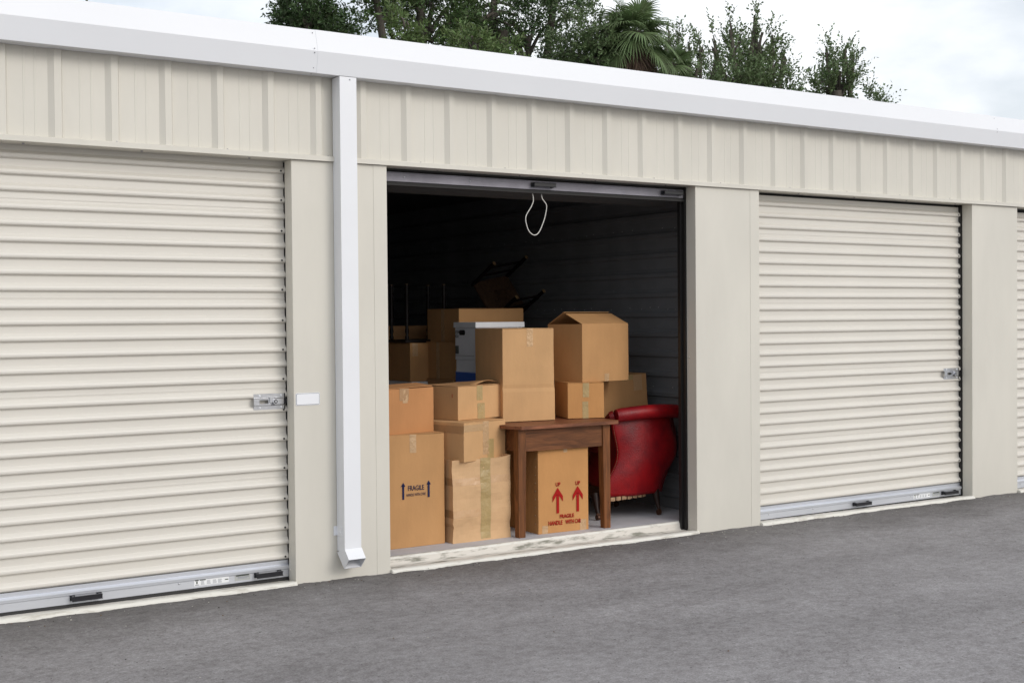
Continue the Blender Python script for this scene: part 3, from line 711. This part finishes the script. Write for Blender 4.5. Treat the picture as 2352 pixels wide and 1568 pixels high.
def leg(x,y,sx,sy,nm='leg'):
    # square at the foot, thicker towards the rail on the inner sides
    f=.052; tp=.062; h=.7235; zr=.57
    vs=[]
    for z,s_ in ((0,f),(zr,tp),(h,tp)):
        for (i,j) in ((0,0),(1,0),(1,1),(0,1)):
            vs.append((x+sx*s_*i,y+sy*s_*j,z))
    fs=[(k*4+i,k*4+(i+1)%4,(k+1)*4+(i+1)%4,(k+1)*4+i) for k in range(2) for i in range(4)]+[(0,3,2,1),(8,9,10,11)]
    if sx*sy<0: fs=[q[::-1] for q in fs]
    b=MB(); b.add(vs,fs); return b.build(nm,m_wv,T,bevel=.002,seg=1)
leg(-.018,.010,1,1); leg(.735,.010,-1,1); leg(-.018,.83,1,-1); leg(.735,.83,-1,-1)
MB().box(.044,.673,.020,.042,.572,.7235).build('apron',m_wh,T,bevel=.0015,seg=1)
MB().box(.044,.673,.79,.81,.572,.7235).build('apron',m_wh,T)
MB().box(-.005,.015,.072,.768,.572,.7235).build('apron',m_wh,T); MB().box(.700,.720,.072,.768,.572,.7235).build('apron',m_wh,T)

# ---------------------------------------------------------------- red leather armchair (seen from behind)
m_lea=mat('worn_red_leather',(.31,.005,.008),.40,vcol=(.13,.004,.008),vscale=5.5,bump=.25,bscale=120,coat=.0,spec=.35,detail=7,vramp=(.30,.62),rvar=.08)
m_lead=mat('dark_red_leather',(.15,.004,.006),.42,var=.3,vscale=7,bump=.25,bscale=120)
m_nail=mat('brass_nail',(.35,.16,.10),.35,metal=.8)
Ch=empty('red_armchair',(2.33,.70,.05),0,'worn red leather armchair seen from behind, against the right wall','armchair')
def CX(x,y,z): return (x-2.33,y-.70,z-.05)
rows=[(.215,1.985,2.545),(.26,1.988,2.558),(.30,1.995,2.575),(.37,2.025,2.610),(.42,2.055,2.650),(.46,2.078,2.685),(.53,2.092,2.705),(.60,2.077,2.700),(.67,2.058,2.680),(.74,2.047,2.665),(.79,2.042,2.655)]
zr=[r_[0] for r_ in rows]
zf=np.linspace(.215,.79,24); xl=np.interp(zf,zr,[r_[1] for r_ in rows]); xr=np.interp(zf,zr,[r_[2] for r_ in rows])
def smooth(a):
    for _ in range(2): a[1:-1]=.25*a[:-2]+.5*a[1:-1]+.25*a[2:]
    return a
xl=smooth(xl); xr=smooth(xr); nu=24; vs=[]
for k,z in enumerate(zf):
    t_=(z-.215)/.575
    for i in range(nu+1):
        u=i/nu; bul=.055*(1-(2*u-1)**2)+.035*math.sin(math.pi*t_)*(1-(2*u-1)**4)
        y=.475-bul+.05*max(0,.45-t_)+.012*math.sin(u*9+z*7)*.3
        if u>.85: y+=(u-.85)*.35
        vs.append(CX(xl[k]+(xr[k]-xl[k])*u,y,z))
b=MB(); b.add(vs,[(j*(nu+1)+i,j*(nu+1)+i+1,(j+1)*(nu+1)+i+1,(j+1)*(nu+1)+i) for j in range(len(zf)-1) for i in range(nu)],0,True)
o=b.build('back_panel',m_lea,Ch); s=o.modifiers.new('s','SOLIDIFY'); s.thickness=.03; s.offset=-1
# rolled top of the back
b=MB(); pts=[]; rad=[]
for i in range(30):
    u=i/29; x=2.052+.632*u; pts.append(CX(x,  .425-.045*math.sin(math.pi*u)+.05*max(0,u-.8),.806+.020*math.sin(math.pi*min(1,u*1.0))-.03*max(0,u-.85)*4*(u-.85)*4))
    r_=.050
    if u<.06: r_=.044+.006*(u/.06)
    if u>.9: r_=.050*math.sqrt(max(.02,1-((u-.9)/.1)**2))
    rad.append(r_)
b.tube(pts,rad,n=20); b.build('back_roll',m_lea,Ch)
b=MB(); b.cyl(CX(2.030,.47,.795),CX(2.054,.452,.803),.036,.041,n=20); b.build('roll_end',m_lead,Ch)
# wings / arms running forward into the unit
def arm(xa,lean,nm):
    vs=[]; n=12; K=10
    for k in range(K+1):
        t_=k/K
        for i in range(n+1):
            v=i/n; ztop=.80-.26*min(1,v*1.8)**1.5; z=(.215+.12*v)+(ztop-.215-.12*v)*t_
            x0=np.interp(z,zf,xl if lean<0 else xr); x=x0+lean*(.012*math.sin(math.pi*v)-(.030 if lean>0 else .025))
            vs.append(CX(x,.48+.34*v,z))
    b=MB(); fs=[(j*(n+1)+i,j*(n+1)+i+1,(j+1)*(n+1)+i+1,(j+1)*(n+1)+i) for j in range(K) for i in range(n)]
    if lean<0: fs=[f[::-1] for f in fs]
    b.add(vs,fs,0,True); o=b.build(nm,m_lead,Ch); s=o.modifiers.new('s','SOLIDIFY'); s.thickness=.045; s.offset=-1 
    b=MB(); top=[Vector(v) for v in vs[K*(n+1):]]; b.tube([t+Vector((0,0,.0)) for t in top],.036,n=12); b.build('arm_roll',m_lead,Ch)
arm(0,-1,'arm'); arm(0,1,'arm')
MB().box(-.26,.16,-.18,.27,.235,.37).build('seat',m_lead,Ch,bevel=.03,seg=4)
MB().box(-.33,.17,-.20,.26,.165,.232).build('seat_frame',wood('dark_frame_wood',(.05,.022,.012),(1,1,1)),Ch)
b=MB()
for k in range(46):
    z=.225+.56*k/45; x=np.interp(z,zf,xl); b.dome(CX(x+.006,.474+.05*max(0,.45-(z-.215)/.575)-.012,z),(-.3,-1,0),.0035,n=6)
tag(b.build('nail',m_nail,Ch),kind='stuff')
m_hes=mat('torn_hessian',(.42,.26,.15),.9,var=.3,vscale=30)
b=MB(); n=26
for i in range(n):
    if i%4==3: continue
    x=2.01+.36*i/n; b.box(x-2.33,x+.0125-2.33,-.262+.002*i+.0008*abs(i-13)-.01,-.252+.002*i,.140+random.uniform(0,.006),.168)
o=b.build('torn_lining',m_hes,Ch); o['kind']='stuff'
m_dw=wood('dark_leg_wood',(.022,.009,.006),(1,1,1))
def cleg(x,y,dx,dy):
    b=MB(); b.tube([(x-dx*.5,y-dy*.5,.185),(x-dx*.1,y-dy*.1,.13),(x+dx*.2,y+dy*.2,.085),(x+dx*.6,y+dy*.6,.048)],[.032,.024,.016,.014],n=10); o=b.build('leg',m_dw,Ch)
    b=MB(); b.cyl((x+dx*.6-.011,y+dy*.6,.021),(x+dx*.6+.011,y+dy*.6,.021),.0205,n=16); b.box(x+dx*.6-.012,x+dx*.6+.012,y+dy*.6-.006,y+dy*.6+.006,.030,.052); b.build('castor',mat('dark_brass',(.10,.045,.025),.4,metal=.6),o)
cleg(.135,-.225,.005,-.035); cleg(-.37,-.15,-.01,-.05); cleg(.12,.23,.02,.05); cleg(-.31,.23,-.02,.05)

# ---------------------------------------------------------------- upturned furniture in the dark
m_oak=wood('pale_end_wood',(.30,.19,.09),(1,1,1)); m_rush=mat('woven_rush',(.06,.028,.012),.85,var=.4,vscale=40,bump=.6,bscale=60); m_dk=wood('black_stained_wood',(.006,.003,.003),(1,1,1))
K2=empty('ladderback_chair',(2.24,2.26,1.69),0,'upturned rush-seated ladderback chair lying on top of the back boxes','chair',rot=(R(238),R(-9),R(14)))
# local: seat centre origin, legs along -z
def leg2(x,y,z0,z1,r=.017): 
    b=MB(); b.tube([(x,y,z0),(x,y,z1)],r,n=10); o=b.build('leg',m_dk,K2)
    b=MB(); b.cyl((x,y,z0-.003),(x,y,z0),r*1.05,n=12); b.build('foot',m_oak,o)
for x in (-.20,.20):
    leg2(x,-.17,-.31,.02); leg2(x*.85,.17,-.31,.10)
for z in (-.12,-.24):
    for p0,p1 in (((-.2,-.17,z),(.2,-.17,z)),((-.17,.17,z),(.17,.17,z))):
        MB().tube([p0,p1],.010,n=8).build('stretcher',m_dk,K2)
b=MB(); b.box(-.21,.21,-.18,.18,-.02,.015); b.build('rush_seat',m_rush,K2,bevel=.012)
b=MB()
for x in (-.06,-.04,.03,.05): b.tube([(x,-.05,-.03),(x+.01,-.04,-.06),(x,.02,-.05),(x-.01,.05,-.03)],.004,n=5)
tag(b.build('loose_rush',m_rush,K2),kind='stuff')
S2=empty('upturned_stool',(1.42,2.20,1.325),0,'dark stool standing upside down on the shaded box at the back','stool')
MB().box(-.20,.20,-.15,.17,0,.022).build('seat',m_dk,S2,bevel=.004)
for (x,y) in ((-.17,-.12),(.17,-.12),(-.17,.14),(.17,.14)):
    b=MB(); zz_=[0.022,.04,.06,.09,.12,.25,.36,.38,.40,.42,.46]; rr=[.014,.018,.011,.016,.012,.016,.014,.019,.012,.017,.013]
    b.tube([(x,y,z) for z in zz_],rr,n=10); o=b.build('leg',m_dk,S2); b=MB(); b.cyl((x,y,.46),(x,y,.464),.014,n=12); b.build('foot',m_oak,o)

# ---------------------------------------------------------------- trees behind
def leaves_mesh(name,P_,Dv,Ls,Ws,m):
    """numpy leaves: centre, direction, length, width -> folded diamonds (4 verts, 2 tris)"""
    n=len(P_); Dv=Dv/np.linalg.norm(Dv,axis=1,keepdims=True); rnd=RNG.normal(size=(n,3)); S_=np.cross(Dv,rnd); S_/=np.linalg.norm(S_,axis=1,keepdims=True)+1e-9
    Nn=np.cross(S_,Dv)
    L_=Ls[:,None]; W_=Ws[:,None]
    v=np.stack([P_,P_+Dv*L_*.45+S_*W_*.5+Nn*W_*.12,P_+Dv*L_,P_+Dv*L_*.45-S_*W_*.5+Nn*W_*.12],1).reshape(-1,3)
    f=np.arange(n*4).reshape(n,4)
    me=bpy.data.meshes.new(name); me.vertices.add(n*4); me.vertices.foreach_set('co',v.ravel().astype(np.float32))
    me.loops.add(n*4); me.loops.foreach_set('vertex_index',f.ravel().astype(np.int32)); me.polygons.add(n); me.polygons.foreach_set('loop_start',np.arange(0,n*4,4,dtype=np.int32)); me.polygons.foreach_set('loop_total',np.full(n,4,dtype=np.int32))
    me.materials.append(m); me.update(calc_edges=True); me.validate(); return me
def leafmat(name,col,isl=.45):
    m=mat(name,col,.5,island=isl,spec=.4); t=m.node_tree; b=t.nodes['Principled BSDF']; 
    tr=t.nodes.new('ShaderNodeBsdfTranslucent'); ms=t.nodes.new('ShaderNodeMixShader'); ms.inputs[0].default_value=.25
    src=[l for l in t.links if l.to_socket==b.inputs['Base Color']][0].from_socket; t.links.new(src,tr.inputs['Color'])
    t.links.new(b.outputs[0],ms.inputs[1]); t.links.new(tr.outputs[0],ms.inputs[2]); t.links.new(ms.outputs[0],t.nodes['Material Output'].inputs['Surface']); return m
m_l1=leafmat('dark_oak_leaf',(0.062,0.105,0.040)); m_l2=leafmat('oak_leaf',(0.088,0.142,0.050)); m_l3=leafmat('grey_green_leaf',(0.125,0.178,0.078)); m_l4=leafmat('bright_leaf',(0.120,0.175,0.060))
m_pf=leafmat('palm_leaf',(0.145,0.210,0.090),.3); m_pd=leafmat('dead_palm_leaf',(0.170,0.115,0.085),.35)
def tree(name,base,height,blobs,label,m,leaf=.05,wid=.42,ntw=500,tl=.35,per=14,updir=.55,seed=0,cat='tree',group='trees behind the storage building',trunk=True):
    """blobs: list of (cx,cy,cz,rx,ry,rz,weight) relative to base"""
    rg=np.random.default_rng(seed); t=empty(name,base,0,label,cat,group)
    wsum=sum(b_[6] for b_ in blobs); Ps=[];Ds=[];br=MB(); 
    if trunk:
        th=min(b_[2] for b_ in blobs); r0=.028*height
        tp=[(0,0,-.2)]; 
        for k in range(1,6): tp.append((.12*math.sin(k*1.7+seed),.1*math.cos(k*1.3+seed),th*k/5))
        br.tube(tp,[r0*(1-.1*k) for k in range(6)],n=10)
        for b_ in blobs:
            e=Vector(b_[:3]); s_=Vector(tp[3]); mid=(s_+e)*.5+Vector((rg.uniform(-.3,.3),rg.uniform(-.3,.3),-.1))
            br.tube(catmull([s_,mid,e],5),[r0*.5*(1-.07*q) for q in range(11)],n=7)
            for q in range(7):
                d=Vector(rg.normal(size=3)); d.normalize(); e2=e+Vector((d.x*b_[3],d.y*b_[4],d.z*b_[5]))*.8
                s2=s_.lerp(e,.75+.25*rg.random()); br.tube(catmull([s2,(s2+e2)*.5+Vector((0,0,.12)),e2],4),[r0*.17*(1-.09*w_) for w_ in range(9)],n=5)
        br.build('trunk',m_bark,t)
    tw=MB()
    for b_ in blobs:
        n=int(ntw*b_[6]/wsum); c=np.array(b_[:3]); rr=np.array(b_[3:6])
        nc=max(3,n//7) if rr.min()>.1 else 2; nt_=7 if rr.min()>.1 else 4; d=rg.normal(size=(nc,3)); d/=np.linalg.norm(d,axis=1,keepdims=True); rad=rg.random(nc)**.45
        cc=c+d*rr*rad[:,None]
        for i in range(nc):
            for _ in range(nt_):
                dd=d[i]*.8+np.array([0,0,updir])+rg.normal(size=3)*.55; dd/=np.linalg.norm(dd); s0=cc[i]+rg.normal(size=3)*.10*min(rr); l_=tl*rg.uniform(.5,1.25)
                bend=rg.normal(size=3)*.15
                tt=np.linspace(.08,1,per)[:,None]; pts=s0+dd*l_*tt+bend*l_*tt**2
                Ps.append(pts); az=rg.normal(size=(per,3)); az-= (az@dd)[:,None]*dd; az/=np.linalg.norm(az,axis=1,keepdims=True)+1e-9
                Ds.append(az*.9+dd*.75)
                if rg.random()<.25: tw.cyl(s0,s0+dd*l_*.95+bend*l_*.9,.005,.002,n=3,caps=False)
    P_=np.concatenate(Ps); D_=np.concatenate(Ds); n=len(P_)
    me=leaves_mesh('crown',P_,D_,leaf*rg.uniform(.6,1.25,n),leaf*wid*rg.uniform(.7,1.2,n),m); o=bpy.data.objects.new('crown',me); link(o,t); o['kind']='stuff'
    o2=tw.build('twigs',m_bark,t); o2['kind']='stuff'
    return t
# positions follow sight lines over the eave, at real distances behind the building
tree('oak_tree',(5.2,12.2,0),8,[(-.28,0,6.5,.36,.6,.85,1.2),(.10,.2,6.1,.42,.5,.45,.8),(-.25,.3,7.6,.5,.6,.8,1)],'dark narrow oak left of the big tree group, behind the white eave',m_l1,leaf=.075,ntw=1500,tl=.30,seed=1)
tree('oak_tree',(7.2,12.6,0),10,[(-.9,0,7.4,.9,.9,.9,1.1),(.3,0,7.0,1.0,1.0,.9,1.4),(.4,.4,8.6,1.4,1.2,1.1,1.4),(1.2,.2,6.3,.6,.8,.5,.7)],'broad leafy oak behind the middle of the white eave',m_l2,leaf=.080,ntw=2300,tl=.32,seed=2)
tree('oak_tree',(9.2,13.0,0),10,[(-.5,0,7.2,.95,.9,.9,1.2),(.6,0,6.8,.7,.8,.8,1.0),(.2,.3,8.8,1.3,1.2,1.0,1.2),(1.3,.1,7.7,.7,.8,.8,.8)],'open oak with sky gaps between the broad oak and the palm',m_l1,leaf=.080,ntw=1250,tl=.32,seed=3)
tree('oak_tree',(10.4,11.6,0),8,[(-.2,0,6.2,.75,.8,.75,1.2),(.35,.1,5.7,.45,.7,.6,.8)],'grey-green oak just left of the palm',m_l3,leaf=.070,ntw=1500,tl=.28,seed=4)
tree('shrub_tree',(8.0,10.6,0),6,[(-.9,0,5.75,.55,.5,.40,1),(-2.2,0,5.9,.28,.3,.35,.7),(-.1,0,5.65,.3,.4,.3,.5),(-3.0,.0,5.0,.4,.4,.3,.4)],'bright green young tree tips just above the eave',m_l4,leaf=.10,wid=.30,ntw=420,tl=.26,per=12,updir=.1,seed=5)
tree('oak_tree',(.8,12.0,0),6.5,[(-.5,0,5.72,.8,.6,.35,1.2),(.35,0,5.66,.4,.5,.28,.7)],'low dark tree showing a few sprigs at the far left above the eave',m_l1,leaf=.085,ntw=420,tl=.35,seed=6)
SHG='shrubby trees right of the palm'
tree('shrub_tree',(12.9,11.8,0),7,[(-.6,0,5.9,.40,.5,.55,1),(.2,0,5.7,.50,.5,.50,1),(-.2,.0,6.5,.35,.4,.35,.35),(-.75,0,6.75,.05,.05,.30,.10),(.1,0,6.6,.05,.05,.35,.12),(.45,0,6.4,.05,.05,.30,.10)],'loose olive shrub tree directly right of the palm',m_l3,leaf=.075,wid=.5,ntw=430,tl=.42,per=12,updir=1.5,seed=7,group=SHG)
tree('shrub_tree',(14.5,12.0,0),8,[(-.3,0,6.2,.75,.7,.55,1.5),(.5,0,6.0,.75,.6,.45,1.2),(.15,0,6.9,.30,.4,.50,.45),(-.5,0,6.8,.25,.3,.4,.3),(.6,0,6.5,.35,.3,.35,.3),(.12,0,7.45,.06,.06,.28,.10),(-.55,0,7.2,.05,.05,.30,.10),(-1.0,0,6.8,.05,.05,.35,.10),(.95,0,6.7,.05,.05,.35,.10),(.6,0,7.0,.05,.05,.3,.08)],'tallest shrub tree with upright sprigs, right of the loose olive one',m_l3,leaf=.078,wid=.5,ntw=850,tl=.42,per=12,updir=1.5,seed=8,group=SHG)
tree('shrub_tree',(17.2,12.2,0),8,[(-.1,0,6.3,.50,.5,.40,1.2),(.1,0,6.75,.45,.4,.35,.4),(-.3,0,7.1,.05,.05,.25,.10),(.25,0,7.15,.05,.05,.25,.10),(.5,0,6.9,.05,.05,.3,.10)],'small round shrub tree set apart on the right',m_l3,leaf=.080,wid=.5,ntw=320,tl=.45,per=12,updir=1.6,seed=9,group=SHG)
tree('shrub_tree',(18.6,12.4,0),7,[(-.1,0,6.15,.35,.4,.22,1)],'sparse low sprigs of the rightmost shrub tree',m_l3,leaf=.085,wid=.5,ntw=70,tl=.45,per=9,updir=1.2,seed=10,group=SHG)
# cabbage palm
PT=empty('cabbage_palm',(10.75,11.1,0),0,'fan palm with drooping green fronds and brown dead fronds','palm tree')
HB=6.62
b=MB(); b.tube([(0,0,-.2),(.03,0,2),(0,.02,4),(-.02,0,HB)],[.20,.17,.16,.17],n=14); b.build('trunk',m_bark,PT)
def frond(az,el,L_,rad,m,seed,nm='frond',droop=.5,PT=PT,HB=HB):
    rg=np.random.default_rng(seed); b=MB()
    d=Vector((math.cos(az)*math.cos(el),math.sin(az)*math.cos(el),math.sin(el))); s_=Vector((0,0,HB-.1))
    pts=[s_+d*L_*t_+Vector((0,0,-droop*.35*L_*t_*t_)) for t_ in np.linspace(0,1,6)]; b.tube(pts,[.016,.013,.011,.010,.009,.008],n=5)
    hub=pts[-1]; dd=(pts[-1]-pts[-2]).normalized(); side=dd.cross(Vector((0,0,1))).normalized(); upv=side.cross(dd)
    nseg=38
    for i in range(nseg):
        a=(i/(nseg-1)-.5)*R(250); dir_=dd*math.cos(a)+side*math.sin(a)+upv*(.25*abs(math.sin(a)) - .1)
        l_=rad*(.72+.28*math.cos(a*.7))*rg.uniform(.85,1.08); n_=7; w0=.030; ring=[]
        for k in range(n_+1):
            t_=k/n_; p=hub+dir_*l_*t_+Vector((0,0,-droop*l_*1.0*max(0,t_-.35)**2*rg.uniform(.9,1.1)))
            w=w0*(.35+1.3*t_)*(1 if t_<.55 else max(.05,(1-t_)/.45)); tn=Vector((-dir_.y,dir_.x,0)); tn=(side*math.cos(a)-dd*math.sin(a)).normalized()
            ring.append((p+tn*w*.5,p+upv*.006,p-tn*w*.5))
        vs=[q for r_ in ring for q in r_]; b.add(vs,[(k*3+j,k*3+j+1,(k+1)*3+j+1,(k+1)*3+j) for k in range(n_) for j in range(2)],0,False)
    return b.build(nm,m,PT)
rg=random.Random(5)
for i in range(26):
    az=i*2.399+rg.uniform(-.2,.2); el=R(75-95*(i/25)+rg.uniform(-8,8)); frond(az,el,  .34+.14*rg.random(),.56,m_pf,100+i,droop=.55+.5*(i/25))
for i in range(9):
    az=i*2.4+.7; el=R(-42-rg.uniform(0,30)); o=frond(az,el,.30,.50,m_pd,200+i,nm='dead_frond',droop=1.0)

P2=empty('cabbage_palm',(11.55,11.0,0),0,'smaller fan palm with only its top fronds showing right of the larger one','palm tree')
b=MB(); b.tube([(0,0,-.2),(.02,0,3),(0,0,6.1)],[.16,.14,.14],n=12); b.build('trunk',m_bark,P2)
for i in range(9):
    az=i*2.399; el=R(70-70*(i/8)+rg.uniform(-8,8)); frond(az,el,.22+.1*rg.random(),.40,m_pf,300+i,droop=.5+.4*(i/8),PT=P2,HB=6.15)

# grit and leaf bits lying along the wall foot and on the asphalt
db=MB()
for i in range(520):
    near=i<330
    x=random.uniform(-3.2,7.5); y=-.035-abs(random.gauss(0,.10)) if near else random.uniform(-4.5,-.1)
    z=-.010+SL*x; r_=random.uniform(.002,.0065); c=Vector((x,y,z)); mi=random.choice((0,0,1,2))
    h=[(c.x+r_*random.uniform(.6,1.2)*math.cos(a),c.y+r_*random.uniform(.6,1.2)*math.sin(a),z) for a in (0,1.6,3.1,4.7)]
    db.add(h+[(c.x,c.y,z+r_*random.uniform(.5,.9))],[(0,1,4),(1,2,4),(2,3,4),(3,0,4)],mi)
o=db.build('loose_grit',[mat('grit_pale',(.42,.40,.36),.9),mat('grit_dark',(.05,.045,.04),.9),mat('grit_brown',(.14,.09,.05),.9)])
tag(o,'loose grit and leaf crumbs scattered over the asphalt','grit',kind='stuff')
